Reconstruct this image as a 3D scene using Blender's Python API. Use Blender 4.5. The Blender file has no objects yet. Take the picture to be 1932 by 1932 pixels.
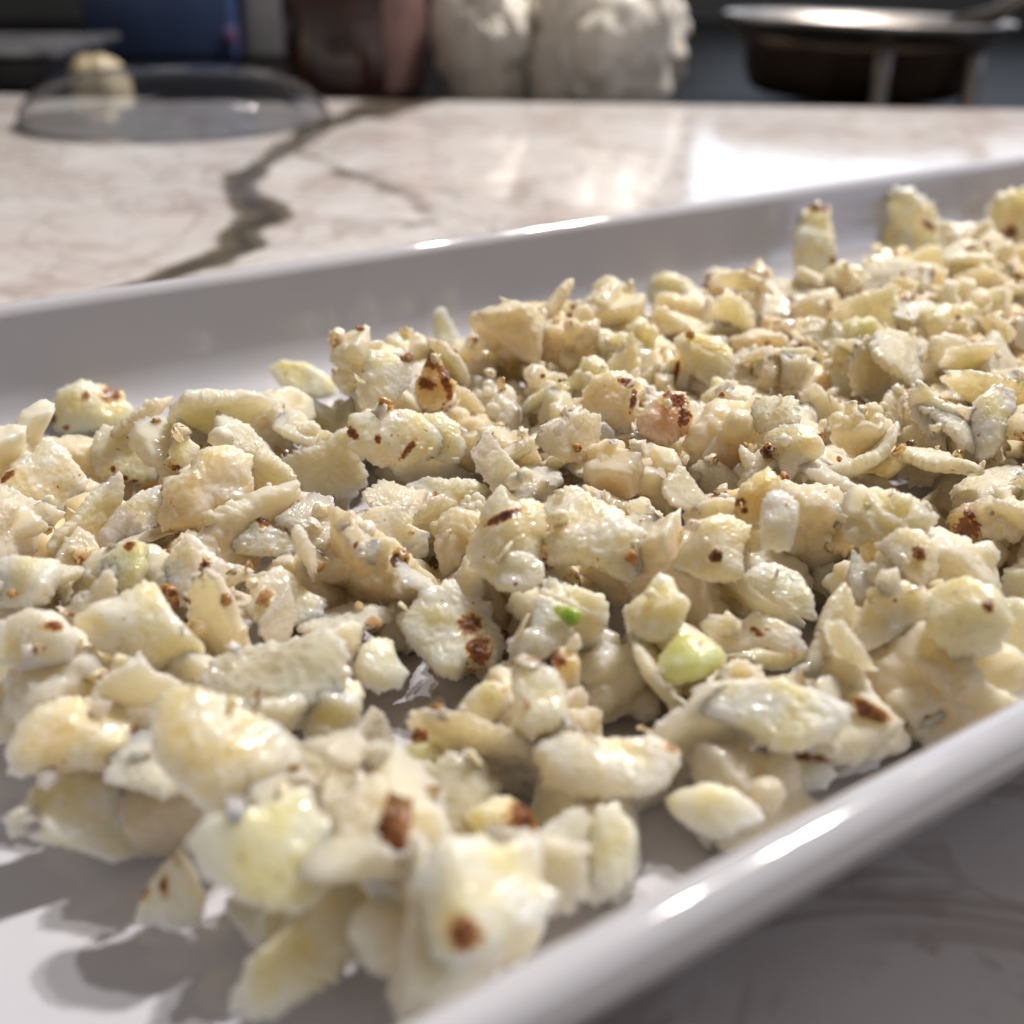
import bpy, bmesh, math
import numpy as np
from mathutils import Matrix, Vector

# ------------------------------------------------------------------ camera, world, lamps, exposure
sc = bpy.context.scene
R = math.radians
CAM_H, PITCH, FOC = 0.068, R(27.0), 1.08
cam_d = bpy.data.cameras.new('camera'); cam = bpy.data.objects.new('camera', cam_d)
sc.collection.objects.link(cam); sc.camera = cam
cam.location = (0, 0, CAM_H); cam.rotation_euler = (R(90) - PITCH, 0, 0)
cam_d.sensor_fit = 'HORIZONTAL'; cam_d.sensor_width = 36; cam_d.lens = 36 * FOC
cam_d.clip_start = 0.005; cam_d.clip_end = 50
cam_d.dof.use_dof = True; cam_d.dof.focus_distance = 0.118; cam_d.dof.aperture_fstop = 21.0
cam_d.dof.aperture_blades = 0

w = bpy.data.worlds.new('World'); sc.world = w; w.use_nodes = True
w.node_tree.nodes['Background'].inputs[0].default_value = (0.66, 0.56, 0.49, 1)
w.node_tree.nodes['Background'].inputs[1].default_value = 0.23

def area(name, loc, target, size, power, col, size_y=None, shape='DISK', spread=180):
    d = bpy.data.lights.new(name, 'AREA'); d.shape = shape; d.size = size
    if size_y: d.size_y = size_y
    d.energy = power; d.color = col; d.spread = R(spread)
    o = bpy.data.objects.new(name, d); sc.collection.objects.link(o); o.location = loc
    o.rotation_euler = (Vector(target) - Vector(loc)).to_track_quat('-Z', 'Y').to_euler()
    return o
MID = (0.02, 0.14, 0.01)
area('ceiling_lamp', (0.495, 0.850, 1.060), MID, 0.018, 12.0, (1, 0.93, 0.87))
area('ceiling_lamp', (0.445, 0.840, 1.080), MID, 0.018, 6.0, (1, 0.93, 0.87))
area('ceiling_lamp', (0.340, 0.790, 1.150), MID, 0.022, 7.0, (1, 0.93, 0.87))
area('window_light', (1.38, 0.36, 0.44), (0.12, 0.26, 0.0), 0.80, 1.7, (0.55, 0.68, 1.0), 0.44, 'RECTANGLE')
area('window_light', (0.47, 1.30, 0.36), (0.10, 0.30, 0.0), 0.56, 1.25, (0.72, 0.84, 1.0), 0.46, 'RECTANGLE')
vs = sc.view_settings
vs.view_transform = 'Standard'; vs.look = 'None'; vs.exposure = 0.0; vs.gamma = 1.0
sc.cycles.use_denoising = True
sc.cycles.max_bounces = 8; sc.cycles.diffuse_bounces = 4; sc.cycles.glossy_bounces = 3; sc.cycles.transmission_bounces = 8
sc.cycles.use_adaptive_sampling = True; sc.cycles.adaptive_threshold = .02

# ------------------------------------------------------------------ helpers
rng = np.random.default_rng(11)
CF = np.array([0, math.cos(PITCH), -math.sin(PITCH)]); CU = np.array([0, math.sin(PITCH), math.cos(PITCH)])
CR = np.array([1.0, 0, 0]); CP = np.array([0, 0, CAM_H]); PX = 1932.0
def ray(x, y): return CR * ((x - 966) / PX / FOC) + CU * ((966 - y) / PX / FOC) + CF
def unproj(x, y, z):
    d = ray(x, y); return CP + d * ((z - CAM_H) / d[2])
def at_y(x, y, Y):
    d = ray(x, y); return CP + d * (Y / d[1])
def project(P):
    q = P - CP; d = q @ CF
    return 966 + (q @ CR) / d * FOC * PX, 966 - (q @ CU) / d * FOC * PX, d

def tag(o, label=None, cat=None, group=None, kind=None):
    if label: o['label'] = label
    if cat: o['category'] = cat
    if group: o['group'] = group
    if kind: o['kind'] = kind
    return o
def mesh_np(name, V, F, smooth=True):
    me = bpy.data.meshes.new(name); V = np.asarray(V, np.float32); F = np.asarray(F, np.int32)
    n, k = F.shape
    me.vertices.add(len(V)); me.vertices.foreach_set('co', V.ravel())
    me.loops.add(n * k); me.loops.foreach_set('vertex_index', F.ravel())
    me.polygons.add(n); me.polygons.foreach_set('loop_start', np.arange(0, n * k, k, dtype=np.int32))
    me.polygons.foreach_set('use_smooth', np.full(n, smooth)); me.update(calc_edges=True); me.validate()
    return me
def link(name, me, mat, parent=None, loc=None):
    o = bpy.data.objects.new(name, me); sc.collection.objects.link(o)
    if mat and len(me.materials) == 0: me.materials.append(mat)
    if parent: o.parent = parent
    if loc is not None: o.location = loc
    return o
def lathe(profile, seg=96):
    p = np.array(profile, float); n = len(p); a = np.linspace(0, 2 * np.pi, seg, endpoint=False)
    V = np.stack([np.outer(np.cos(a), p[:, 0]), np.outer(np.sin(a), p[:, 0]), np.tile(p[:, 1], (seg, 1))], -1).reshape(-1, 3)
    F = [(i * n + j, ((i + 1) % seg) * n + j, ((i + 1) % seg) * n + j + 1, i * n + j + 1) for i in range(seg) for j in range(n - 1)]
    return V, np.array(F)
def tube(pts, rad, seg=20):
    pts = [Vector(p) for p in pts]; V = []; F = []
    for i, p in enumerate(pts):
        t = (pts[min(i + 1, len(pts) - 1)] - pts[max(i - 1, 0)]).normalized()
        a = t.orthogonal().normalized(); b = t.cross(a); r = rad[i] if hasattr(rad, '__len__') else rad
        for k in range(seg):
            q = 2 * math.pi * k / seg; V.append(p + (a * math.cos(q) + b * math.sin(q)) * r)
    for i in range(len(pts) - 1):
        for k in range(seg):
            k2 = (k + 1) % seg; F.append((i * seg + k, i * seg + k2, (i + 1) * seg + k2, (i + 1) * seg + k))
    n = len(V); V += [pts[0], pts[-1]]
    for k in range(seg):
        F.append((n, (k + 1) % seg, k, k)); e = (len(pts) - 1) * seg; F.append((n + 1, e + k, e + (k + 1) % seg, e + (k + 1) % seg))
    me = bpy.data.meshes.new('tube'); me.from_pydata([tuple(v) for v in V], [], [tuple(dict.fromkeys(f)) for f in F])
    me.polygons.foreach_set('use_smooth', [True] * len(me.polygons)); return me
def bevel_box(sx, sy, sz, bev, taper=1.0):
    bm = bmesh.new(); bmesh.ops.create_cube(bm, size=1)
    for v in bm.verts:
        k = taper if v.co.z > 0 else 1.0
        v.co = Vector((v.co.x * sx * k, v.co.y * sy * k, (v.co.z + .5) * sz))
    bmesh.ops.bevel(bm, geom=bm.edges[:], offset=bev, segments=3, affect='EDGES', profile=.5)
    me = bpy.data.meshes.new('box'); bm.to_mesh(me); bm.free()
    me.polygons.foreach_set('use_smooth', [True] * len(me.polygons)); return me

_G = rng.random((32, 32, 32))
def vnoise(P):
    i = np.floor(P).astype(int); f = P - i; f = f * f * (3 - 2 * f); o = 0
    for a in (0, 1):
        for b in (0, 1):
            for c in (0, 1):
                wt = (f[:, 0] if a else 1 - f[:, 0]) * (f[:, 1] if b else 1 - f[:, 1]) * (f[:, 2] if c else 1 - f[:, 2])
                o = o + wt * _G[(i[:, 0] + a) % 32, (i[:, 1] + b) % 32, (i[:, 2] + c) % 32]
    return o * 2 - 1
def fbm(P, octv=3):
    s = 0; a = 1
    for k in range(octv): s = s + a * vnoise(P * 2 ** k + 7.3 * k); a *= .5
    return s

# ------------------------------------------------------------------ materials
def new_mat(name):
    m = bpy.data.materials.new(name); m.use_nodes = True; nt = m.node_tree
    return m, nt, nt.nodes['Principled BSDF']
def simple(name, col, rough=.5, metal=0, coat=0, trans=0, ior=1.5, noise=None, spec=None):
    m, nt, b = new_mat(name)
    b.inputs['Base Color'].default_value = (*col, 1); b.inputs['Roughness'].default_value = rough
    b.inputs['Metallic'].default_value = metal; b.inputs['Coat Weight'].default_value = coat
    b.inputs['Transmission Weight'].default_value = trans; b.inputs['IOR'].default_value = ior
    if noise:
        col2, scale = noise
        tc = nt.nodes.new('ShaderNodeTexCoord'); nz = nt.nodes.new('ShaderNodeTexNoise'); nz.inputs['Scale'].default_value = scale
        nz.inputs['Detail'].default_value = 4
        mx = nt.nodes.new('ShaderNodeMix'); mx.data_type = 'RGBA'
        rp = nt.nodes.new('ShaderNodeMapRange'); rp.inputs[1].default_value = .38; rp.inputs[2].default_value = .62
        nt.links.new(tc.outputs['Object'], nz.inputs['Vector']); nt.links.new(nz.outputs['Fac'], rp.inputs[0])
        nt.links.new(rp.outputs[0], mx.inputs[0]); mx.inputs[6].default_value = (*col, 1); mx.inputs[7].default_value = (*col2, 1)
        nt.links.new(mx.outputs[2], b.inputs['Base Color'])
    return m

class NT:
    def __init__(s, nt): s.nt = nt
    def n(s, t, **kw):
        x = s.nt.nodes.new(t)
        for k, v in kw.items(): setattr(x, k, v)
        return x
    def put(s, sock, v):
        if hasattr(v, 'is_output'): s.nt.links.new(v, sock)
        else: sock.default_value = v
    def math(s, op, a, b=0.0, c=0.0, clamp=False):
        x = s.n('ShaderNodeMath', operation=op, use_clamp=clamp)
        s.put(x.inputs[0], a); s.put(x.inputs[1], b); s.put(x.inputs[2], c); return x.outputs[0]
    def rng(s, v, a, b, c=0.0, d=1.0):
        x = s.n('ShaderNodeMapRange', interpolation_type='SMOOTHSTEP')
        for i, q in enumerate((v, a, b, c, d)): s.put(x.inputs[i], q)
        return x.outputs[0]
    def mix(s, f, a, b, mode='MIX'):
        x = s.n('ShaderNodeMix', data_type='RGBA', blend_type=mode)
        s.put(x.inputs[0], f); s.put(x.inputs[6], a if hasattr(a, 'is_output') else (*a, 1)); s.put(x.inputs[7], b if hasattr(b, 'is_output') else (*b, 1)); return x.outputs[2]
    def noise(s, vec, scale, detail=2, rough=.5, dist=0):
        x = s.n('ShaderNodeTexNoise'); s.put(x.inputs['Vector'], vec); x.inputs['Scale'].default_value = scale
        x.inputs['Detail'].default_value = detail; x.inputs['Roughness'].default_value = rough; x.inputs['Distortion'].default_value = dist
        return x.outputs['Fac']

def food_material(name, attr):
    m, nt, b = new_mat(name); g = NT(nt)
    tc = g.n('ShaderNodeTexCoord').outputs['Object']
    if attr:
        a = g.n('ShaderNodeAttribute', attribute_name='tint'); tint, toast = a.outputs['Color'], a.outputs['Alpha']; off = 0.0
    else:
        a = g.n('ShaderNodeObjectInfo'); tint, toast = a.outputs['Color'], a.outputs['Alpha']
        off = g.math('MULTIPLY', a.outputs['Random'], 60.0)
    vm = g.n('ShaderNodeVectorMath', operation='MULTIPLY_ADD'); nt.links.new(tc, vm.inputs[0])
    vm.inputs[1].default_value = (1000, 1000, 1000)
    cx = g.n('ShaderNodeCombineXYZ'); g.put(cx.inputs[0], off); g.put(cx.inputs[1], off); g.put(cx.inputs[2], off)
    nt.links.new(cx.outputs[0], vm.inputs[2]); vec = vm.outputs[0]
    n1 = g.noise(vec, .28, 3); n2 = g.noise(vec, .55, 4, .6); n3 = g.noise(vec, 2.2, 4, .65); n4 = g.noise(vec, .9, 3, .6)
    warm = g.mix(g.rng(n1, .30, .74), tint, g.mix(1.0, tint, (1.0, .85, .58), 'MULTIPLY'))
    pale = g.mix(g.rng(n4, .5, .72, 0, .45), warm, (.93, .88, .80))
    # toasted patches: the thing's own colour, from noise and from marks set on the piece
    sp = g.n('ShaderNodeAttribute', attribute_name='spot').outputs['Fac']
    pt = g.n('ShaderNodeNewGeometry').outputs['Pointiness']
    thr = g.math('MULTIPLY_ADD', toast, -.24, .86)
    tn = g.math('SUBTRACT', g.math('MULTIPLY_ADD', n3, .22, n2), .11)
    mask = g.math('SUBTRACT', g.math('MULTIPLY_ADD', g.math('MINIMUM', g.math('SUBTRACT', pt, .515), .12), g.math('MULTIPLY', toast, .9), tn), thr)
    fine = g.noise(vec, 1.5, 2, .5); zone = g.rng(g.noise(vec, .22, 2), .46, .60)
    speck = g.math('SUBTRACT', g.math('MULTIPLY', g.math('SUBTRACT', fine, .72), 1.2), g.math('SUBTRACT', .06, g.math('MULTIPLY', zone, .06)))
    mask = g.math('MAXIMUM', mask, speck)
    spn = g.math('ADD', g.math('MULTIPLY', g.math('SUBTRACT', n2, .5), 1.7), g.math('MULTIPLY', g.math('SUBTRACT', n3, .5), 1.1))
    spm = g.math('SUBTRACT', g.math('ADD', sp, g.math('MULTIPLY', spn, g.rng(sp, 0.0, .35))), .52)
    mm = g.math('MAXIMUM', mask, g.math('MULTIPLY', spm, .22))
    halo = g.rng(mm, -.105, .0); core = g.rng(mm, -.02, .03); char = g.rng(mm, .075, .16)
    c = g.mix(g.math('MULTIPLY', halo, .8), pale, (.68, .42, .15))
    c = g.mix(core, c, (.27, .098, .028)); c = g.mix(char, c, (.070, .022, .010))
    nt.links.new(c, b.inputs['Base Color'])
    g.put(b.inputs['Subsurface Weight'], g.math('MULTIPLY_ADD', core, -.60, .75 if attr else .97))
    b.inputs['Subsurface Radius'].default_value = (1.0, .84, .58); b.inputs['Subsurface Scale'].default_value = .0028 if attr else .0052
    b.inputs['IOR'].default_value = 1.42
    g.put(b.inputs['Roughness'], g.rng(n4, .35, .65, .26, .52))
    b.inputs['Coat Weight'].default_value = .38; b.inputs['Coat Roughness'].default_value = .10
    bp = g.n('ShaderNodeBump'); bp.inputs['Strength'].default_value = .45; bp.inputs['Distance'].default_value = .00012
    g.put(bp.inputs['Height'], g.math('MULTIPLY_ADD', g.noise(vec, 6.0, 3, .6), .9, g.math('MULTIPLY', n3, .5))); nt.links.new(bp.outputs[0], b.inputs['Normal'])
    return m
FOOD = food_material('cooked_cauliflower', False)
FOOD_STUFF = food_material('cooked_cauliflower_crumbs', True)

def porcelain():
    m, nt, b = new_mat('white_porcelain'); g = NT(nt)
    tc = g.n('ShaderNodeTexCoord').outputs['Object']
    n = g.noise(tc, 35, 3)
    nt.links.new(g.mix(g.rng(n, .35, .65), (.595, .605, .665), (.635, .645, .700)), b.inputs['Base Color'])
    g.put(b.inputs['Roughness'], g.rng(g.noise(tc, 120, 4, .7), .45, .75, .07, .16)); b.inputs['Coat Weight'].default_value = .4
    b.inputs['Coat Roughness'].default_value = .05
    bp = g.n('ShaderNodeBump'); bp.inputs['Strength'].default_value = .07; bp.inputs['Distance'].default_value = .0005
    g.put(bp.inputs['Height'], g.noise(tc, 90, 2)); nt.links.new(bp.outputs[0], b.inputs['Normal'])
    return m
PORC = porcelain()

def stone():
    m, nt, b = new_mat('polished_beige_stone'); g = NT(nt)
    tc = g.n('ShaderNodeTexCoord').outputs['Object']
    v = g.n('ShaderNodeAttribute', attribute_name='vein').outputs['Fac']
    a = g.noise(tc, 9, 5, .6, .6); c = g.noise(tc, 26, 5, .65, .4); d = g.noise(tc, 80, 4, .7)
    col = g.mix(g.rng(a, .40, .60), (.82, .805, .80), (.73, .685, .665))
    col = g.mix(g.rng(c, .50, .62, 0, .5), col, (.52, .42, .38))
    col = g.mix(g.rng(d, .56, .70, 0, .6), col, (.40, .33, .30))
    col = g.mix(g.rng(g.noise(tc, 14, 3, .5, 1.0), .60, .74, 0, .6), col, (.74, .71, .70))
    ln = g.math('ABSOLUTE', g.math('SUBTRACT', g.noise(tc, 13, 4, .6, 1.2), .5)); ln2 = g.math('ABSOLUTE', g.math('SUBTRACT', g.noise(tc, 30, 3, .6, .8), .5))
    col = g.mix(g.rng(ln, .0, .022, .55, 0), col, (.42, .35, .31)); col = g.mix(g.rng(ln2, .0, .02, .35, 0), col, (.46, .36, .33))
    vv = g.math('SUBTRACT', g.math('MULTIPLY_ADD', c, .9, g.math('MULTIPLY_ADD', d, .7, v)), .80)
    col = g.mix(g.rng(vv, .22, .62), col, (.165, .140, .105))
    col = g.mix(g.rng(vv, .80, 1.10), col, (.070, .062, .052))
    nt.links.new(col, b.inputs['Base Color'])
    g.put(b.inputs['Roughness'], g.rng(c, .3, .7, .07, .12)); b.inputs['IOR'].default_value = 1.5
    return m
STONE = stone()
GLASS = simple('clear_glass', (.97, .985, 1.0), .06, trans=1, ior=1.11)
STEEL = simple('brushed_steel', (.36, .33, .31), .42, metal=1, noise=((.26, .24, .225), 60))
DARKSTEEL = simple('browned_steel', (.050, .036, .027), .28, metal=.6, noise=((.10, .07, .05), 30))
BLACK = simple('black_glass_top', (.007, .007, .008), .45)
BLACK.node_tree.nodes['Principled BSDF'].inputs['Specular IOR Level'].default_value = .06
WALLM = simple('dark_wall', (.045, .050, .052), .6, noise=((.03, .033, .036), 6))
BLUE = simple('blue_plastic', (.075, .12, .26), .35, noise=((.06, .10, .22), 25))
GREY = simple('grey_plastic', (.34, .34, .36), .4, noise=((.26, .26, .28), 30))
JARM = simple('dark_red_glass', (.035, .022, .020), .12, coat=.3, noise=((.075, .022, .016), 28))
LABELM = simple('dusty_rose_paper', (.24, .135, .12), .6, noise=((.16, .09, .08), 40))
BAKE = simple('dull_grey_metal', (.22, .22, .24), .45, metal=.4, noise=((.08, .08, .09), 40))
CURD = simple('cauliflower_curd', (.90, .87, .80), .35, coat=.5, noise=((.82, .77, .67), 45))
CLOVE = simple('cream_skin', (.62, .54, .37), .45, noise=((.50, .42, .27), 80))

# ------------------------------------------------------------------ the setting: counter, cooktop, wall
ea, eb = np.array([-0.268, 0.615]), np.array([0.242, 0.553])
def edge_y(x): return ea[1] + (x - ea[0]) * (eb[1] - ea[1]) / (eb[0] - ea[0])
vein_px = [(120, 580), (210, 548), (300, 522), (380, 500), (435, 468), (472, 440), (500, 408), (485, 378), (460, 355), (462, 332), (490, 310), (535, 280), (580, 255), (610, 238), (690, 212), (760, 193)]
vein_w = [.75 * k_ for k_ in [.003, .005, .007, .008, .009, .0095, .0095, .009, .008, .008, .009, .010, .010, .014, .022, .028]]
vein2_px = [(545, 285), (640, 320), (720, 350), (800, 388), (812, 420)]
VP = [unproj(x, y, 0)[:2] for x, y in vein_px]; VP2 = [unproj(x, y, 0)[:2] for x, y in vein2_px]
def vein_field(P):
    o = np.zeros(len(P))
    j = np.stack([vnoise(np.c_[P * 60, np.zeros(len(P))]), vnoise(np.c_[P * 60 + 9, np.zeros(len(P))])], 1) * .004
    Q = P + j
    for pts, ws, amp in ((VP, vein_w, 1.0), (VP2, [.006, .006, .006, .008, .011], .48)):
        for i in range(len(pts) - 1):
            a, b = pts[i], pts[i + 1]; d = b - a
            t = np.clip(((Q - a) @ d) / (d @ d), 0, 1); wd = ws[i] + (ws[i + 1] - ws[i]) * t
            dist = np.linalg.norm(Q - a - t[:, None] * d, axis=1)
            o = np.maximum(o, amp * np.clip(1.25 - dist / wd, 0, 1))
    return o
def counter():
    xs = np.concatenate([np.linspace(-1.2, -.36, 15), np.linspace(-.35, .45, 230), np.linspace(.46, 1.2, 14)])
    ts = np.linspace(0, 1, 260); y0 = -.5; V = []
    for t in ts: V.append(np.c_[xs, y0 + (edge_y(xs) - y0) * t, np.zeros(len(xs))])
    # rounded front of the back edge, then down
    for dy, dz in ((.0015, -.0004), (.0026, -.0015), (.003, -.003), (.003, -.03)): V.append(np.c_[xs, edge_y(xs) + dy, np.full(len(xs), dz)])
    n = len(xs); m = len(V); V = np.concatenate(V)
    i, j = np.meshgrid(np.arange(m - 1), np.arange(n - 1), indexing='ij'); k = (i * n + j).ravel()
    F = np.stack([k, k + 1, k + n + 1, k + n], 1)
    me = mesh_np('countertop', V, F)
    at = me.attributes.new('vein', 'FLOAT', 'POINT'); at.data.foreach_set('value', vein_field(V[:, :2]).astype(np.float32))
    return tag(link('countertop', me, STONE), kind='structure')
counter()
V, F = np.array([(-1.5, .50, -.016), (1.5, .50, -.016), (1.5, 1.6, -.016), (-1.5, 1.6, -.016)]), np.array([(0, 1, 2, 3)])
tag(link('cooktop', mesh_np('cooktop', V, F, False), BLACK), kind='structure')
V = np.array([(-1.5, 1.6, -.1), (1.5, 1.6, -.1), (1.5, 1.6, 1.4), (-1.5, 1.6, 1.4)])
tag(link('wall', mesh_np('wall', V, F, False), WALLM), kind='structure')

# ------------------------------------------------------------------ serving tray
TA = R(57.2); UX = np.array([math.sin(TA), math.cos(TA)]); VX = np.array([-math.cos(TA), math.sin(TA)])
U0, U1, V0, V1 = -.026, .335, .0295, .1695; FLOOR = .0052; RIM = .0225
prof = [(.0175, .0), (.0165, .0003), (.0155, .0012), (.0105, .0052), (.0072, .0085), (.0040, .0130), (.0014, .0178), (.0003, .0200), (.0, .0211), (.0005, .0220), (.0015, .0225),
        (.0027, .0223), (.0036, .0214), (.0041, .0198), (.0054, .0150), (.0068, .0105), (.0088, .0074), (.0118, .0058), (.0160, .0053), (.0205, FLOOR)]
def spline(p, m):
    p = np.array(p); n = len(p); o = []
    for i in range(n - 1):
        a, b, c, d = p[max(i - 1, 0)], p[i], p[i + 1], p[min(i + 2, n - 1)]
        for t in np.linspace(0, 1, m, endpoint=False):
            o.append(.5 * ((2 * b) + (c - a) * t + (2 * a - 5 * b + 4 * c - d) * t * t + (3 * b - a - 3 * c + d) * t ** 3))
    return np.array(o + [p[-1]])
def loop_uv(d, k=14, m=40):
    r = max(.034 - d, .006); hu, hv = (U1 - U0) / 2 - d, (V1 - V0) / 2 - d; cu, cv = (U0 + U1) / 2, (V0 + V1) / 2; o = []
    cs = [(hu - r, hv - r, 0), (-hu + r, hv - r, 90), (-hu + r, -hv + r, 180), (hu - r, -hv + r, 270)]
    for q, (a, b, s) in enumerate(cs):
        for t in np.linspace(0, 90, k): o.append((cu + a + r * math.cos(R(s + t)), cv + b + r * math.sin(R(s + t))))
        a2, b2, s2 = cs[(q + 1) % 4]; e = o[-1]; f = (cu + a2 + r * math.cos(R(s2)), cv + b2 + r * math.sin(R(s2)))
        for t in np.linspace(0, 1, m + 2)[1:-1]: o.append((e[0] + (f[0] - e[0]) * t, e[1] + (f[1] - e[1]) * t))
    return np.array(o)
def uv_to_w(uv, z): return np.c_[uv[:, :1] * UX[0] + uv[:, 1:2] * VX[0], uv[:, :1] * UX[1] + uv[:, 1:2] * VX[1], z]
pp = spline(prof, 4); rings = []
for d, z in pp:
    l = loop_uv(d); rings.append(uv_to_w(l, np.full(len(l), z)))
n = len(rings[0]); m = len(rings); TV = np.concatenate(rings)
i, j = np.meshgrid(np.arange(m - 1), np.arange(n), indexing='ij'); i, j = i.ravel(), j.ravel(); j2 = (j + 1) % n
TF = np.stack([i * n + j, i * n + j2, (i + 1) * n + j2, (i + 1) * n + j], 1)
me = bpy.data.meshes.new('serving_tray')
me.from_pydata(TV.tolist(), [], TF.tolist() + [list(range((m - 1) * n, m * n))] + [list(range(n))[::-1]])
me.polygons.foreach_set('use_smooth', [True] * len(me.polygons)); me.validate()
tray = link('serving_tray', me, PORC); tray.location.z = .0006
tag(tray, 'long white porcelain serving tray with rounded rim, holding chopped cauliflower', 'tray')

# ------------------------------------------------------------------ food: shapes
def ico(sub):
    bm = bmesh.new(); bmesh.ops.create_icosphere(bm, subdivisions=sub, radius=1)
    bm.verts.ensure_lookup_table(); V = np.array([v.co[:] for v in bm.verts]); F = np.array([[v.index for v in f.verts] for f in bm.faces]); bm.free(); return V, F
ICO5, ICO4, ICO3, ICO2 = ico(5), ico(4), ico(3), ico(2)
def rdir(n, r):
    v = r.normal(size=(n, 3)); return v / np.linalg.norm(v, axis=1)[:, None]
def poly_r(D, r, n=8, p=22, axis=None):
    N = rdir(n, r); d = r.uniform(.45, 1.0, n)
    if axis is not None:                                    # thin along an axis
        N = np.r_[N, [axis, -axis]]; d = np.r_[d, r.uniform(.22, .42, 2)]
    N = np.r_[N, np.eye(3), -np.eye(3)]; d = np.r_[d, np.full(6, 1.15)]
    s = np.clip((D @ N.T) / d, 0, None); return ((s ** p).sum(1)) ** (-1 / p)
def finish(V, r, amp=1.0):
    o = r.uniform(0, 30, 3)
    n = np.linalg.norm(V, axis=1, keepdims=True); D = V / n
    disp = .035 * (1 - 2 * np.abs(fbm(V * 7 - o, 1))) + .10 * fbm(V * 1.7 + o, 2) + .075 * (np.abs(fbm(V * 4.3 + o, 2)) - .35) + .080 * np.abs(fbm(V * 9 + o, 2)) + .032 * fbm(V * 19 + o, 2)
    return V + D * disp[:, None] * amp
def norm_size(V):
    V = V - (V.max(0) + V.min(0)) / 2; return V / np.linalg.norm(V, axis=1).max()
def chunk(r, S):
    D, F = S; a = rdir(1, r)[0]
    rr = poly_r(D, r, 8, 26, a if r.random() < .7 else None)
    for k in range(r.integers(2, 5)):
        b = rdir(1, r)[0]; rr = np.maximum(rr, r.uniform(.75, 1.0) * poly_r(D, r, 6, 26, b))
    for k in range(r.integers(1, 4)):                       # scooped bites
        c = rdir(1, r)[0] * r.uniform(.85, 1.1); q = r.uniform(.25, .5); dc = D @ c; disc = dc ** 2 - (c @ c) + q * q
        hit = np.where((disc > 0) & (dc > 0), dc - np.sqrt(np.clip(disc, 0, None)), 9); rr = np.minimum(rr, hit)
    return norm_size(finish(D * rr[:, None], r)), F
def floret(r, S):
    D, F = S; rr = np.full(len(D), .35)
    cap = rdir(1, r)[0]
    for k in range(r.integers(26, 44)):
        c = rdir(1, r)[0]; c = c + cap * .75; c = c / np.linalg.norm(c) * r.uniform(.55, .8); q = r.uniform(.14, .30)
        dc = D @ c; disc = dc ** 2 - (c @ c) + q * q
        rr = np.maximum(rr, np.where((disc > 0) & (dc > 0), dc + np.sqrt(np.clip(disc, 0, None)), 0))
    rr = np.maximum(rr, .75 * poly_r(D, r, 7, 16))
    return norm_size(finish(D * rr[:, None], r, .75)), F
def flake_mesh(rad, thick, r, n=56, bend=.25, k=5.0, rough=1.0):
    """slab from a polar outline rad(theta); an even square grid folded to a disc on each side"""
    nt = len(rad); size = rad.max(); o = r.uniform(0, 30, 3)
    bd = rdir(1, r)[0][:2]; bd = bd / (np.linalg.norm(bd) + 1e-9)
    g = np.linspace(-1, 1, n); A, B = np.meshgrid(g, g, indexing='ij'); A, B = A.ravel(), B.ravel()
    q = np.maximum(np.abs(A), np.abs(B)); big = np.abs(A) >= np.abs(B)
    with np.errstate(divide='ignore', invalid='ignore'):
        th = np.where(big, np.pi / 4 * B / A, np.pi / 2 - np.pi / 4 * A / B)
    th = np.nan_to_num(th) + np.where(np.where(big, A, B) < 0, np.pi, 0); th = np.mod(th, 2 * np.pi)
    F_ = np.fft.rfft(rad); F_[6:] = 0; base = np.clip(np.fft.irfft(F_, nt), rad.min() * .8, None)
    tt = np.linspace(0, 2 * np.pi, nt + 1); R1 = np.interp(th, tt, np.r_[rad, rad[0]]); R0 = np.interp(th, tt, np.r_[base, base[0]])
    q = np.sin(q * np.pi / 2) * .6 + q * .4; rq = R0 + (R1 - R0) * q ** 7
    xy = np.c_[q * rq * np.cos(th), q * rq * np.sin(th)]; zq = np.clip(1 - q ** k, 0, None) ** .5
    sides = []
    for side in (1, -1):
        pl = [(r.uniform(.55, 1.05), r.normal(0, .45, 2)) for _ in range(3)]
        cap = np.clip(np.min([h0 + (xy / size) @ g0 for h0, g0 in pl], axis=0), .12, 1.3)
        sides.append(np.c_[xy, side * thick * zq * cap])
    ident = np.arange(n * n).reshape(n, n); edge = np.zeros((n, n), bool); edge[0] = edge[-1] = True; edge[:, 0] = edge[:, -1] = True
    low = np.where(edge, ident, 0); low[~edge] = n * n + np.arange((~edge).sum())
    V = np.r_[sides[0], sides[1][~edge.ravel()]]
    sg = np.r_[np.ones(n * n), -np.ones((~edge).sum())]; sg[ident[edge]] = 0
    def tris(I, flip):
        a, b, c, d = I[:-1, :-1].ravel(), I[1:, :-1].ravel(), I[1:, 1:].ravel(), I[:-1, 1:].ravel()
        t = np.r_[np.c_[a, b, c], np.c_[a, c, d]]; return t[:, ::-1] if flip else t
    T3 = np.r_[tris(ident, False), tris(low, True)]
    s = V / size
    V[:, 2] += bend * size * ((s[:, :2] @ bd) ** 2 - .25) + rough * .07 * size * fbm(s * 1.5 + o, 2) * np.clip(thick / size * 3, .4, 1)
    nz = np.c_[s[:, :2] * .35, sg]; nz = nz / (np.linalg.norm(nz, axis=1)[:, None] + 1e-9)
    V += nz * (rough * size * (.024 * fbm(s * 3.5 + o, 2) + .028 * np.abs(fbm(s * 8 + o, 2)) + .013 * fbm(s * 17 + o, 2)))[:, None]
    return V, T3
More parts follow.
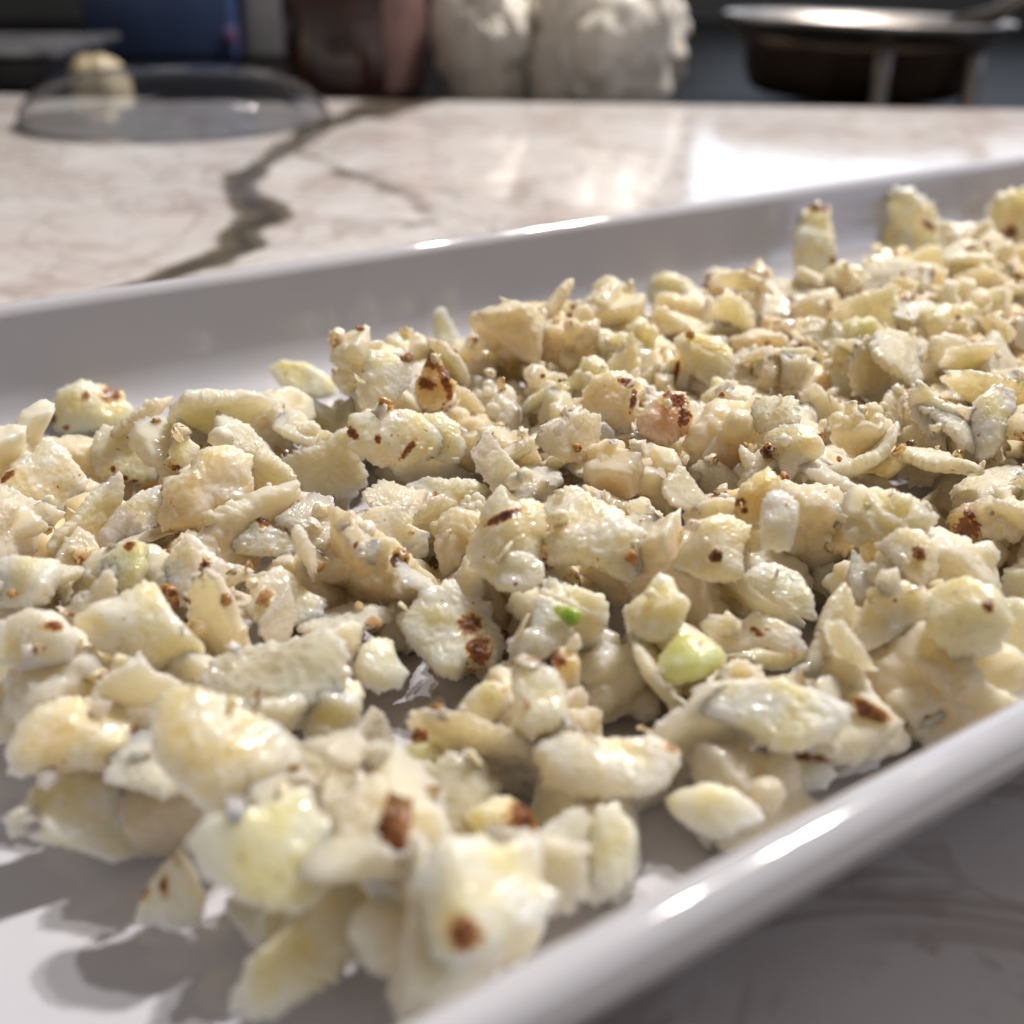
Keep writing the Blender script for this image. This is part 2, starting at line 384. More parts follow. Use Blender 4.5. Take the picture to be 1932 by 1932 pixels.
def ragged(nt, r, rough=1.0):
    th = np.linspace(0, 2 * np.pi, nt, endpoint=False); o = r.uniform(0, 30, 3)
    P = np.c_[np.cos(th), np.sin(th), np.zeros(nt)]
    return 1 + rough * (.10 * fbm(P * 2.5 + o, 2) + .15 * (np.abs(fbm(P * 5 + o, 2)) - .4) + .11 * (np.abs(fbm(P * 13 + o, 2)) - .35) + .05 * (np.abs(fbm(P * 27 + o, 1)) - .3))
def flake(r, n=56):
    nt = 224
    k = r.integers(4, 8); an = np.sort(r.uniform(0, 2 * np.pi, k)) ; d = r.uniform(.45, 1, k)
    th = np.linspace(0, 2 * np.pi, nt, endpoint=False)
    N = np.c_[np.cos(an), np.sin(an)]; D = np.c_[np.cos(th), np.sin(th)]
    s = np.clip(D @ N.T / d, 0, None); s = np.c_[s, np.full(nt, .75)]
    rad = ((s ** 16).sum(1)) ** (-1 / 16) * ragged(nt, r)
    V, F = flake_mesh(rad, r.uniform(.11, .30), r, n, r.uniform(-.3, .4))
    return norm_size(V), F

# ------------------------------------------------------------------ food: height map of the tray
CELL = .0006; GU0, GV0 = U0, V0; NU, NV = int((.30 - U0) / CELL), int((V1 - V0) / CELL)
gu = GU0 + (np.arange(NU) + .5) * CELL; gv = GV0 + (np.arange(NV) + .5) * CELL
GUg, GVg = np.meshgrid(gu, gv, indexing='ij')
din = np.minimum(np.minimum(GUg - U0, U1 - GUg), np.minimum(GVg - V0, V1 - GVg))
ip = pp[np.argmax(pp[:, 1]):]
ground = np.interp(din, ip[:, 0], ip[:, 1]) + .0006; ground[din < .002] = RIM
def to_uv(W): return W[:, :2] @ np.c_[UX, VX]
def envelope(W):
    uv = to_uv(W); a = ((uv[:, 0] - GU0) / CELL).astype(int); b = ((uv[:, 1] - GV0) / CELL).astype(int)
    ok = (a >= 0) & (a < NU) & (b >= 0) & (b < NV)
    return (a * NV + b)[ok], W[ok, 2], ok.mean()
def drop(W, soft=.86):
    """height to add so that the point cloud W rests on what already lies in the tray"""
    idx, z, frac = envelope(W)
    if frac < .97: return None
    u, inv = np.unique(idx, return_inverse=True); low = np.full(len(u), 9.0); np.minimum.at(low, inv, z)
    gap = np.sort(ground.ravel()[u] - low); return gap[int(soft * (len(gap) - 1))]
def commit(W):
    idx, z, _ = envelope(W); np.maximum.at(ground.ravel(), idx, z)

def smooth01(x): x = np.clip(x, 0, 1); return x * x * (3 - 2 * x)
u_, v_ = GUg * 1e3, GVg * 1e3
wob = vnoise(np.c_[u_.ravel() / 9, v_.ravel() / 9, np.zeros(u_.size)]).reshape(u_.shape)
wob2 = vnoise(np.c_[u_.ravel() / 22 + 5, v_.ravel() / 22, np.zeros(u_.size)]).reshape(u_.shape)
TGT = 7.3 + 2.0 * smooth01((u_ - 50) / 40) - 2.2 * smooth01((u_ - 115) / 60) + 2.4 * wob + 1.4 * wob2
left = np.interp(v_, [45, 52, 62, 74, 83, 100, 150], [16, 14, 12, 8, 4, -4, -8]) + 1.5 * wob
TGT *= smooth01((u_ - left) / 4)
back = np.interp(u_, [0, 30, 45, 60, 90, 130, 170, 230], [143, 139, 130, 136, 143, 146, 146, 146]) + 2.5 * wob
TGT *= smooth01((back - v_) / 9); TGT *= smooth01((v_ - 40 - 1.2 * wob) / 4)
_b = to_uv(unproj(690, 790, .010)[None])[0] * 1e3; TGT += 4.0 * np.exp(-((u_ - _b[0]) ** 2 + (v_ - _b[1]) ** 2) / 60)
HOLES = [(56, 103, 6), (44, 104, 3.5), (36, 72, 7), (43, 67, 5), (72, 61.5, 4), (44, 48, 4), (29, 137, 3)]
for a, b, q in HOLES: TGT *= smooth01((np.hypot(u_ - a, v_ - b) - q) / 3)
TGT = TGT * 1e-3 + FLOOR + .0006

# ------------------------------------------------------------------ food: pieces
CREAM = [(.945, .865, .71), (.94, .85, .70), (.945, .875, .75), (.945, .86, .66), (.94, .83, .69), (.95, .895, .80), (.92, .865, .69), (.94, .845, .71), (.95, .885, .77)]
GREENISH = [(.76, .80, .56), (.79, .81, .62), (.68, .76, .45)]
CHARC = [(.15, .052, .018), (.075, .024, .011), (.24, .095, .03)]
protos = []                                                  # (kind, mesh hi, points, low-res verts, faces)
for k in range(44):
    r = np.random.default_rng(100 + k); kind = ('flake', 'chunk', 'flake', 'floret')[k % 4]
    if kind == 'chunk': V, F = chunk(r, ICO5); r = np.random.default_rng(100 + k); VL, FL = chunk(r, ICO3)
    elif kind == 'floret': V, F = floret(r, ICO5); r = np.random.default_rng(100 + k); VL, FL = floret(r, ICO3)
    else: V, F = flake(r, 60); r = np.random.default_rng(100 + k); VL, FL = flake(r, 16)
    me = mesh_np('cauliflower_' + kind, V, F); me.materials.append(FOOD)
    pts = V[np.random.default_rng(k).permutation(len(V))[:900]]
    r = np.random.default_rng(100 + k); tiny = chunk(r, ICO2) if kind != 'flake' else flake(r, 9)
    protos.append((kind, me, pts, VL, FL, *tiny))
def rand_rot(r):
    q = r.normal(size=4); q /= np.linalg.norm(q); w_, x, y, z = q
    return np.array([[1 - 2 * (y * y + z * z), 2 * (x * y - z * w_), 2 * (x * z + y * w_)], [2 * (x * y + z * w_), 1 - 2 * (x * x + z * z), 2 * (y * z - x * w_)], [2 * (x * z - y * w_), 2 * (y * z + x * w_), 1 - 2 * (x * x + y * y)]])
placed = []                                                  # dict per piece
HM = np.full((490, 490), -1.0)                              # depth of the pieces set by hand, on a coarse picture grid
def mask_hero(poly, dep):
    x0, y0 = np.floor(poly.min(0) / 4).astype(int); x1, y1 = np.ceil(poly.max(0) / 4).astype(int)
    X, Y = np.meshgrid(np.arange(x0, x1 + 1), np.arange(y0, y1 + 1)); px, py = X * 4.0, Y * 4.0; ins = np.zeros(X.shape, int)
    for (ax_, ay_), (bx_, by_) in zip(poly, np.roll(poly, -1, 0)):
        ins += ((ay_ > py) != (by_ > py)) & (px < (bx_ - ax_) * (py - ay_) / (by_ - ay_ + 1e-9) + ax_)
    ok = (ins % 2 == 1) & (X >= 0) & (X < 490) & (Y >= 0) & (Y < 490); HM[Y[ok], X[ok]] = np.maximum(HM[Y[ok], X[ok]], dep)
def in_hero(W):
    x, y, d = project(W[::12]); a = np.clip(x / 4, 0, 489).astype(int); b = np.clip(y / 4, 0, 489).astype(int)
    return (d < HM[b, a] + .0005).mean() > .22
gx = GUg * UX[0] + GVg * VX[0]; gy = GUg * UX[1] + GVg * VX[1]
_px, _py, _ = project(np.stack([gx.ravel(), gy.ravel(), np.full(gx.size, .01)], 1))
NEARV = (((_px > -260) & (_px < 2250) & (_py < 2250)).astype(float)) * np.where((_px > -40) & (_px < 1980) & (_py < 1990), 1.0, .35)
def fill(target, n_try, size_lo, size_hi, avoid, r, power=1.6, small_first=False, kinds=None):
    fails = 0
    for _ in range(n_try):
        defi = np.clip(target - ground, 0, None)
        wgt = np.where(defi.ravel() > .0012, defi.ravel(), 0) * NEARV; tot = wgt.sum()
        if tot < 1e-3 * 200: break
        cdf = np.cumsum(wgt); c = np.searchsorted(cdf, r.random() * tot); cu, cv = gu[c // NV], gv[c % NV]
        s = size_lo + (size_hi - size_lo) * r.random() ** power
        s = min(s, max(size_lo, defi.ravel()[c] * 1.6 + .0022))
        pi = r.integers(len(protos))
        if kinds is not None:
            while protos[pi][0] not in kinds: pi = r.integers(len(protos))
        best = None
        for t in range(1 if protos[pi][0] == 'flake' else 2):
            M = rand_rot(r); L = protos[pi][2] @ M.T * s
            W = L + np.array([*(UX * cu + VX * cv), 0]); dz = drop(W)
            if dz is None: continue
            top = dz + L[:, 2].max()
            if best is None or top < best[0]: best = (top, dz, M, W)
        if best is None: continue
        top, dz, M, W = best; W = W + np.array([0, 0, dz])
        if top > target.ravel()[c] + .0035 + .45 * s: continue
        if avoid and in_hero(W): continue
        commit(W); placed.append(dict(proto=pi, M=M, s=s, loc=np.array([*(UX * cu + VX * cv), dz]), W=W))

r1 = np.random.default_rng(5)
fill(TGT - .0010, 620, .0052, .0095, False, r1, 1.0)
fill(TGT - .0014, 260, .0028, .0055, False, r1, 1.0)

# ---- pieces one can point to, each shaped after its own outline (outline given in picture pixels)
def Z(off, k, pts): return [(off[0] + x * k, off[1] + y * k) for x, y in pts]
K = .3557; z4, z5, z6 = (0, 618.6), (618.6, 618.6), (1244.7, 618.6); z7, z8, z9, z3 = (0, 1244.7), (618.6, 1244.7), (1244.7, 1244.7), (1237, 0)
HERO = []
def H(name, label, off, pts, th, face=.55, tint=(.80, .74, .61), toast=0.0, spots=(), k=K, dome=4.0, bend=.12, rough=1.0, rest=True):
    HERO.append(dict(name=name, label=label, px=np.array(Z(off, k, pts)), th=th * 1e-3, face=face, tint=tint, toast=toast,
                     spots=[(off[0] + a * k, off[1] + b * k, c * k, d * k, R(e)) for a, b, c, d, e in spots], dome=dome, bend=bend, rough=rough, rest=rest))
WH, GR, YE, PK, TR = (.95, .89, .79), (.82, .83, .66), (.94, .85, .64), (.945, .825, .70), (.92, .86, .73)
# far side against the back wall of the tray
H('cauliflower_floret', 'tall standing floret stub with browned tip against the tray wall', z3, [(720, 1200), (770, 1080), (920, 1090), (930, 1260), (960, 1460), (880, 1590), (740, 1540)], 4.6, .8, WH, 0, [(850, 1085, 60, 20, 0), (935, 1370, 22, 22, 0)], .3597, 2.6, rough=1.8)
H('cauliflower_floret', 'largest pale rounded floret lump rising above the heap near the tray wall', z3, [(1150, 1200), (1190, 1040), (1320, 985), (1430, 1040), (1490, 1160), (1500, 1330), (1440, 1420), (1300, 1420), (1180, 1300)], 5.6, .8, WH, 0, [(1430, 1180, 36, 14, 40)], .3597, 2.4, rough=1.8)
H('cauliflower_chunk', 'yellowish rounded lump at the far end of the heap', z3, [(1720, 1150), (1800, 1030), (1960, 985), (2040, 1060), (2050, 1250), (1960, 1320), (1850, 1290)], 5.0, .8, YE, 0, [(1860, 1220, 30, 30, 0)], .3597, 2.4, rough=1.6)
H('cauliflower_chunk', 'small yellow chunk at the back edge of the heap beside a tiny crumb', z3, [(-40, 1520), (-10, 1450), (80, 1425), (200, 1480), (240, 1560), (220, 1640), (60, 1660), (-30, 1610)], 3.0, .7, YE, 0, [], .3597, 2.6)
H('cauliflower_crumb', 'tiny tan crumb perched alone behind the heap', z3, [(250, 1440), (300, 1400), (400, 1420), (390, 1540), (290, 1610)], 2.0, .7, PK, .3, [(310, 1500, 40, 50, 0)], .3597, 2.6)
H('cauliflower_sliver', 'slim pointed pale sliver leaning alone on the tray wall', (0, 0), [(815, 592), (835, 575), (878, 655), (866, 674), (838, 668), (820, 640)], 1.2, .8, WH, 0, [], 1.0, 4)
H('cauliflower_crumb', 'small grey-white crumb beside the leaning sliver', (0, 0), [(888, 622), (915, 615), (926, 650), (900, 662), (886, 648)], 1.2, .8, (.70, .69, .66), 0, [], 1.0, 3)
H('cauliflower_crumb', 'small yellowish crumb at the back edge of the heap', (0, 0), [(1138, 548), (1172, 543), (1206, 570), (1192, 600), (1150, 596)], 2.0, .7, YE, 0, [], 1.0, 3)
H('cauliflower_flake', 'greenish white wedge poking out left over a shadow on the tray', (0, 0), [(504, 692), (530, 684), (575, 684), (618, 706), (640, 735), (600, 762), (560, 758), (520, 722)], 2.0, .6, (.80, .80, .62), 0, [], 1.0, 3)
H('cauliflower_floret', 'crinkled white lump crowning the rear mound', z5, [(150, 330), (190, 180), (210, 100), (300, 130), (440, 190), (440, 290), (370, 400), (290, 450), (170, 430)], 3.6, .7, WH, 0, [], K, 2.5)
H('cauliflower_curl', 'toasted brown pointed curl standing up from the mound', z5, [(465, 300), (510, 200), (545, 95), (605, 160), (640, 260), (685, 290), (660, 370), (560, 430), (470, 400)], 1.6, .8, (.74, .55, .34), .35, [(555, 150, 45, 60, 0), (620, 270, 26, 80, -20), (520, 300, 50, 30, 20), (650, 370, 22, 22, 0)], K, 3.5)
H('cauliflower_chunk', 'domed cream chunk below the brown-striped wedge', z5, [(480, 460), (600, 440), (700, 520), (740, 640), (700, 720), (560, 700), (470, 600)], 3.0, .65, YE, 0, [], K, 2.5)
H('cauliflower_chunk', 'cream chunk under the crowning lump with several brown streaks', z5, [(90, 470), (250, 440), (430, 440), (560, 520), (620, 600), (580, 690), (420, 720), (260, 720), (110, 640)], 4.0, .65, TR, 0, [(110, 545, 60, 20, 40), (430, 640, 60, 16, -50), (265, 590, 16, 22, 0), (560, 770, 26, 20, 0)], K, 2.8)
H('cauliflower_chunk', 'smooth rounded chunk with a thin brown streak down its right side', z5, [(1350, 360), (1400, 260), (1550, 230), (1630, 260), (1655, 430), (1580, 550), (1480, 570), (1350, 450)], 3.4, .65, (.80, .74, .62), 0, [(1585, 290, 36, 22, 20), (1620, 380, 16, 60, 10)], K, 2.8)
H('cauliflower_chunk', 'cream chunk with a vertical rust mark above the dark one', z5, [(1650, 260), (1700, 210), (1800, 190), (1870, 170), (1940, 240), (1990, 400), (1900, 420), (1740, 370)], 3.2, .65, PK, 0, [(1840, 260, 14, 70, 15)], K, 2.8)
H('cauliflower_chunk', 'glossy purplish brown scorched chunk', z5, [(1630, 500), (1720, 400), (1810, 340), (1890, 350), (1930, 450), (1940, 530), (1830, 620), (1680, 620)], 3.4, .6, (.66, .53, .44), .2, [(1850, 380, 70, 36, 20), (1890, 470, 30, 50, 0)], K, 2.8)
H('cauliflower_chunk', 'square pale chunk with flat top on the far slope', z6, [(60, 60), (150, 30), (330, 50), (400, 150), (395, 290), (290, 340), (130, 200)], 3.0, .6, (.82, .78, .62), 0, [], K, 4)
H('cauliflower_flake', 'upright rounded greenish flake on the far slope', z6, [(890, 260), (895, 120), (970, 60), (1035, 120), (1055, 260), (990, 380), (920, 350)], 2.2, .7, (.76, .76, .58), 0, [], K, 3)
H('cauliflower_flake', 'broad pale flake tilted upward above a dark hollow', z6, [(1325, 330), (1380, 268), (1450, 340), (1560, 440), (1690, 420), (1660, 540), (1430, 600), (1320, 460)], 1.6, .7, (.78, .77, .66), 0, [], K, 4)
H('cauliflower_floret', 'frilly white floret tip right of the dark hollow', z6, [(1660, 400), (1780, 300), (1885, 350), (1890, 450), (1870, 570), (1760, 690), (1700, 710), (1635, 590)], 2.6, .65, WH, 0, [], K, 3)
H('cauliflower_chunk', 'wedge with grainy top on the slope over a brown crumb', z6, [(545, 580), (600, 530), (700, 510), (820, 535), (890, 640), (780, 720), (700, 830), (610, 720)], 3.0, .6, (.79, .75, .62), 0, [], K, 3.2)
# left side
H('cauliflower_floret', 'floret with orange-brown tips standing apart on the clear tray floor', z4, [(265, 400), (330, 330), (470, 275), (560, 310), (640, 345), (695, 440), (660, 530), (500, 560), (340, 580), (275, 545)], 3.6, .65, YE, 0, [(590, 345, 46, 40, 0), (455, 360, 22, 22, 0), (268, 480, 26, 26, 0), (352, 528, 16, 14, 0)], K, 2.6)
H('cauliflower_chunk', 'pale chunk leaning on the orange-tipped floret, brown specks below', z4, [(505, 560), (540, 505), (640, 530), (760, 580), (865, 690), (830, 800), (640, 830), (510, 770), (480, 640)], 3.2, .6, (.82, .76, .58), 0, [(640, 800, 30, 16, 0), (600, 750, 12, 14, 0), (710, 815, 20, 10, 0)], K, 2.8)
H('cauliflower_chunk', 'wet ridged chunk at the left edge of the heap with charred corner', z4, [(-20, 850), (80, 700), (270, 600), (345, 640), (380, 720), (475, 790), (445, 870), (370, 970), (200, 985), (20, 930)], 4.0, .6, (.80, .76, .64), 0, [(230, 985, 40, 30, 0), (40, 785, 44, 16, -35)], K, 2.8)
H('cauliflower_crumb', 'small plain yellow crumb on the bare tray near the left heap', z4, [(890, 650), (930, 590), (1000, 572), (1065, 640), (1000, 740), (910, 720)], 1.9, .6, YE, 0, [], K, 2.8)
H('cauliflower_chunk', 'greyish translucent boulder with grainy sparkling crest', z4, [(840, 980), (880, 820), (1000, 770), (1050, 650), (1210, 635), (1330, 690), (1350, 860), (1330, 960), (1150, 980), (1050, 1100), (840, 1080)], 4.5, .62, (.74, .70, .58), 0, [], K, 2.8)
H('cauliflower_flake', 'pinkish ribbed flake lying before the grey boulder', z4, [(515, 1100), (620, 950), (760, 870), (860, 830), (865, 960), (800, 1090), (545, 1175)], 1.4, .55, PK, 0, [], K, 4)
H('cauliflower_flake', 'wide ragged flake with two charred dark brown knobs', z4, [(1110, 1120), (1140, 960), (1350, 930), (1450, 1050), (1600, 1140), (1615, 1215), (1400, 1210), (1270, 1195)], 1.9, .55, PK, 0, [(1415, 1005, 46, 42, 0), (1140, 1090, 34, 18, 40)], K, 3.5)
H('cauliflower_flake', 'arrowhead flake with an upright brown stripe', z4, [(865, 1240), (940, 1140), (1010, 1095), (1190, 1240), (1340, 1275), (1355, 1330), (1200, 1375), (1130, 1485), (1030, 1440), (940, 1485), (880, 1370)], 2.2, .6, (.82, .76, .62), 0, [(1085, 1290, 24, 62, 8), (1055, 1370, 20, 22, 0)], K, 3.5)
H('cauliflower_chunk', 'bulky white chunk at the far left of the heap, bright ridge', z4, [(-40, 1230), (90, 1205), (300, 1235), (350, 1290), (260, 1450), (60, 1490), (-40, 1480)], 3.2, .6, WH, 0, [], K, 3)
H('cauliflower_flake', 'pale green translucent flake with a dark speck', z4, [(470, 1290), (560, 1200), (690, 1140), (780, 1160), (790, 1280), (740, 1390), (600, 1400)], 2.0, .55, (.68, .72, .50), 0, [(690, 1155, 28, 22, 0)], K, 3.5)
H('cauliflower_chunk', 'long blurred white ridge with a yellow stained end', z4, [(390, 1560), (580, 1430), (770, 1355), (850, 1385), (880, 1460), (940, 1560), (1010, 1640), (1105, 1700), (1050, 1770), (820, 1810), (480, 1710)], 4.0, .6, WH, 0, [], K, 3)
H('cauliflower_flake', 'rounded ragged plate with pitted surface beside a translucent slice', z4, [(1300, 1500), (1350, 1360), (1480, 1255), (1560, 1310), (1620, 1390), (1740, 1440), (1710, 1570), (1480, 1610), (1340, 1570)], 2.2, .55, (.81, .75, .61), 0, [], K, 3.5)
H('cauliflower_chunk', 'soft broad chunk with round brown dots at the left of the heap', z4, [(-30, 1560), (150, 1490), (330, 1520), (430, 1640), (380, 1760), (160, 1820), (-30, 1790)], 4.0, .6, PK, 0, [(290, 1580, 44, 28, 0)], K, 2.8)
# centre
H('cauliflower_flake', 'upright jagged cream flake standing before a bare tray patch', z5, [(125, 1060), (210, 960), (330, 955), (445, 920), (440, 1050), (545, 1090), (540, 1200), (400, 1235), (250, 1200), (130, 1150)], 1.7, .7, (.82, .76, .64), 0, [], K, 4)
H('cauliflower_chunk', 'boat-shaped wedge with one amber spot over a shaded tray patch', z5, [(415, 850), (500, 795), (760, 805), (860, 870), (795, 985), (720, 1065), (560, 1045)], 2.6, .55, (.82, .77, .64), 0, [(600, 945, 26, 60, -25)], K, 3.2)
H('cauliflower_chunk', 'large peaked chunk with a brown-edged facet', z5, [(755, 1110), (830, 950), (920, 825), (1010, 920), (1140, 940), (1175, 1060), (1135, 1190), (1155, 1330), (1020, 1405), (880, 1390), (770, 1290), (730, 1200)], 3.6, .6, (.81, .77, .62), 0, [(940, 1000, 90, 20, -25)], K, 3.2)
H('cauliflower_chunk', 'largest wet translucent chunk with sparkling flat face', z5, [(1150, 880), (1320, 835), (1400, 890), (1560, 980), (1675, 1080), (1670, 1260), (1580, 1340), (1430, 1270), (1180, 1250), (1135, 1130), (1180, 1050), (1145, 970)], 3.4, .5, (.76, .75, .64), 0, [], K, 3.6)
H('cauliflower_flake', 'big smooth flake with a torn brown scab at its right edge', z5, [(355, 1550), (430, 1480), (520, 1360), (680, 1325), (720, 1420), (860, 1455), (870, 1560), (935, 1650), (905, 1810), (740, 1770), (690, 1895), (600, 1860), (480, 1730), (390, 1640)], 1.8, .62, (.83, .79, .64), 0, [(760, 1580, 60, 50, -20), (810, 1700, 62, 66, 0)], K, 4)
H('cauliflower_floret', 'small round knobbly floret resting on the bare tray', z5, [(130, 1810), (170, 1700), (230, 1640), (350, 1650), (365, 1740), (435, 1830), (385, 1915), (270, 1945), (170, 1890)], 3.0, .6, YE, 0, [], K, 2.6)
H('cauliflower_flake', 'greenish grey flake below the bright green fleck', z5, [(940, 1660), (1080, 1580), (1100, 1415), (1190, 1430), (1310, 1540), (1250, 1690), (1070, 1800), (960, 1800)], 1.8, .6, (.72, .74, .60), 0, [], K, 4)
H('green_fleck', 'bright green leaf fleck with white edge', z5, [(1185, 1480), (1260, 1470), (1350, 1510), (1340, 1570), (1280, 1580), (1210, 1520)], .9, .7, (.17, .36, .05), 0, [], K, 4)
H('cauliflower_chunk', 'half-moon slice with glistening cut face', z5, [(1555, 1500), (1660, 1430), (1760, 1305), (1830, 1345), (1870, 1420), (1925, 1450), (1870, 1590), (1770, 1670), (1640, 1650)], 2.8, .5, (.80, .77, .60), 0, [], K, 3.6)
H('cauliflower_crumb', 'tan crumb with a red-brown spot beside the half-moon slice', z5, [(1380, 1330), (1420, 1260), (1500, 1290), (1570, 1340), (1540, 1420), (1440, 1430)], 1.8, .6, PK, 0, [(1432, 1345, 34, 40, 0)], K, 3)
H('cauliflower_flake', 'lower ragged flake with notched corner below the translucent chunk', z5, [(860, 1330), (930, 1200), (1040, 1185), (1140, 1240), (1150, 1340), (1050, 1400), (900, 1395)], 1.6, .6, (.81, .79, .64), 0, [(995, 1358, 9, 9, 0)], K, 4)
H('cauliflower_chunk', 'squarish pale cube standing on the bare tray floor', z8, [(965, 80), (1000, 30), (1140, 15), (1230, 80), (1270, 260), (1305, 350), (1060, 445), (960, 350), (985, 200)], 3.0, .65, (.80, .78, .64), 0, [], K, 4)
H('cauliflower_seed_chip', 'almond-shaped tan piece leaning on the pale cube', z8, [(645, 335), (730, 200), (840, 105), (970, 130), (955, 260), (840, 370), (720, 410)], 2.0, .6, (.84, .72, .52), 0, [], K, 2.8)
H('cauliflower_crumb', 'crumb with a toasted rust-brown corner beside the pale cube', z8, [(1180, 10), (1220, -60), (1310, -70), (1345, 10), (1330, 150), (1270, 180), (1230, 70)], 2.0, .6, (.80, .64, .44), .3, [(1215, 0, 40, 50, 0)], K, 3)
H('cauliflower_stem_bit', 'rounded bright green stem bit with dewy surface', z6, [(-10, 1740), (100, 1625), (220, 1625), (330, 1700), (355, 1765), (250, 1850), (100, 1895), (-10, 1860)], 2.6, .6, (.60, .73, .38), 0, [(215, 1675, 12, 14, 0)], K, 2.5, rough=.5)
H('cauliflower_slice', 'leaf-shaped greenish slice lying aslant in a hollow', z6, [(435, 1330), (520, 1258), (620, 1248), (740, 1300), (805, 1400), (845, 1565), (700, 1505), (560, 1425)], 1.5, .45, (.77, .78, .62), 0, [], K, 5)
H('cauliflower_flake', 'peach curled flake arching over the bare tray next to the green bit', z6, [(205, 1570), (250, 1518), (440, 1555), (480, 1512), (620, 1538), (730, 1600), (795, 1710), (700, 1725), (540, 1685), (350, 1725), (250, 1640)], 1.6, .55, PK, 0, [(520, 1615, 34, 16, 25)], K, 4)
H('cauliflower_flake', 'upright white flake overlapping a browned chunk', z6, [(525, 1000), (560, 870), (640, 855), (740, 930), (725, 1050), (690, 1180), (540, 1175)], 1.7, .7, WH, 0, [], K, 4)
H('cauliflower_chunk', 'browned yellow chunk with red-brown fleck behind the white flake', z6, [(390, 950), (440, 840), (560, 750), (640, 800), (640, 960), (560, 1060), (430, 1040)], 3.0, .6, (.82, .70, .46), .2, [(420, 930, 30, 24, 0), (450, 970, 16, 14, 0)], K, 3)
H('cauliflower_chunk', 'wide cream wedge edged by a burnt brown skin', z6, [(100, 1180), (190, 1040), (320, 985), (500, 1050), (445, 1200), (435, 1340), (240, 1345), (60, 1290)], 3.2, .58, (.81, .75, .62), 0, [(120, 1040, 50, 40, 0), (75, 1130, 20, 60, 15)], K, 3.4)
H('cauliflower_flake', 'pointed upright shard beside the leaf-shaped slice', z6, [(790, 1230), (840, 1190), (920, 1230), (990, 1340), (980, 1420), (900, 1440), (820, 1380)], 1.8, .65, (.82, .78, .58), 0, [], K, 4)
H('cauliflower_flake', 'thin triangular white shard with ragged right edge', z6, [(1000, 1330), (1020, 1165), (1090, 1250), (1170, 1290), (1140, 1400), (1070, 1460), (1010, 1400)], 1.3, .7, WH, 0, [], K, 4)
H('cauliflower_chunk', 'wet folded chunk with sparkling ridges on the right', z6, [(1140, 1150), (1270, 1065), (1400, 1090), (1480, 1180), (1470, 1290), (1380, 1390), (1260, 1280)], 3.0, .55, (.81, .74, .60), 0, [], K, 3.2)
H('cauliflower_chunk', 'chunk with a black charred hollow at the right side', z6, [(1520, 1010), (1600, 930), (1740, 930), (1770, 1060), (1680, 1150), (1570, 1150)], 2.8, .58, (.72, .56, .38), .3, [(1625, 1080, 70, 56, -35), (1650, 990, 30, 30, 0)], K, 3)
H('cauliflower_chunk', 'toasted chunk at the right edge with dark flecks', z6, [(860, 960), (960, 940), (1060, 1010), (1080, 1120), (980, 1210), (880, 1190), (840, 1070)], 3.0, .6, (.82, .68, .50), .25, [(920, 985, 70, 20, 25), (840, 1180, 50, 30, 10)], K, 3)
H('cauliflower_flake', 'large slanting cream plate on the right below the wet folds', z6, [(1030, 1600), (1110, 1420), (1260, 1340), (1400, 1400), (1420, 1520), (1240, 1650), (1080, 1720)], 2.2, .55, PK, 0, [(1250, 1447, 10, 10, 0)], K, 4)
H('cauliflower_chunk', 'bulky blurred green-white chunk with one charred dot by the near rim', z6, [(1400, 1480), (1500, 1340), (1650, 1330), (1800, 1400), (1880, 1560), (1800, 1720), (1560, 1760), (1420, 1660)], 4.2, .6, (.78, .76, .58), 0, [(1745, 1470, 28, 30, 0)], K, 2.8)
# foreground
H('cauliflower_slab', 'long flat white slab lying on the heap near the rim', z9, [(180, 150), (330, 108), (560, 120), (650, 103), (760, 160), (980, 220), (1030, 265), (960, 350), (880, 440), (640, 480), (450, 360), (240, 280)], 1.9, .5, WH, 0, [], K, 5)
H('cauliflower_strip', 'rust-brown toasted strip beside the long white slab', z9, [(1005, 190), (1100, 215), (1250, 310), (1190, 345), (1060, 305)], 1.0, .55, (.34, .11, .03), .9, [(1120, 270, 130, 60, 25)], K, 4)
H('cauliflower_floret', 'small glossy white floret before a charred crevice at the near rim', z9, [(615, 650), (660, 570), (760, 528), (900, 550), (945, 605), (880, 680), (720, 705)], 2.4, .55, WH, 0, [], K, 2.6)
H('cauliflower_crumb', 'nearly black charred crumb behind the glossy white floret', z9, [(670, 500), (760, 470), (850, 440), (930, 540), (830, 540), (720, 530)], 1.0, .6, (.08, .025, .012), 1, [(800, 500, 150, 60, 0)], K, 3)
H('cauliflower_chunk', 'oval pale chunk lying along the near rim', z9, [(10, 740), (160, 690), (220, 655), (430, 700), (540, 780), (570, 850), (340, 945), (230, 940), (90, 850)], 2.6, .5, (.83, .79, .64), 0, [], K, 3)
H('cauliflower_flake', 'white triangular shard touching the near rim', z9, [(935, 490), (1100, 378), (1185, 490), (1165, 575), (950, 625)], 1.6, .55, WH, 0, [], K, 4)
H('cauliflower_crumb', 'cream crumb with a rust fleck by the near rim', z9, [(1270, 290), (1400, 195), (1490, 240), (1530, 300), (1430, 370), (1300, 360)], 2.0, .55, (.82, .78, .62), 0, [(1425, 290, 62, 18, -25)], K, 3)
H('cauliflower_chunk', 'cream chunk carrying a red-brown triangle mark', z9, [(-60, 480), (-30, 370), (100, 350), (200, 420), (190, 560), (60, 680), (-50, 640)], 3.0, .55, WH, 0, [(60, 440, 46, 44, 0)], K, 3)
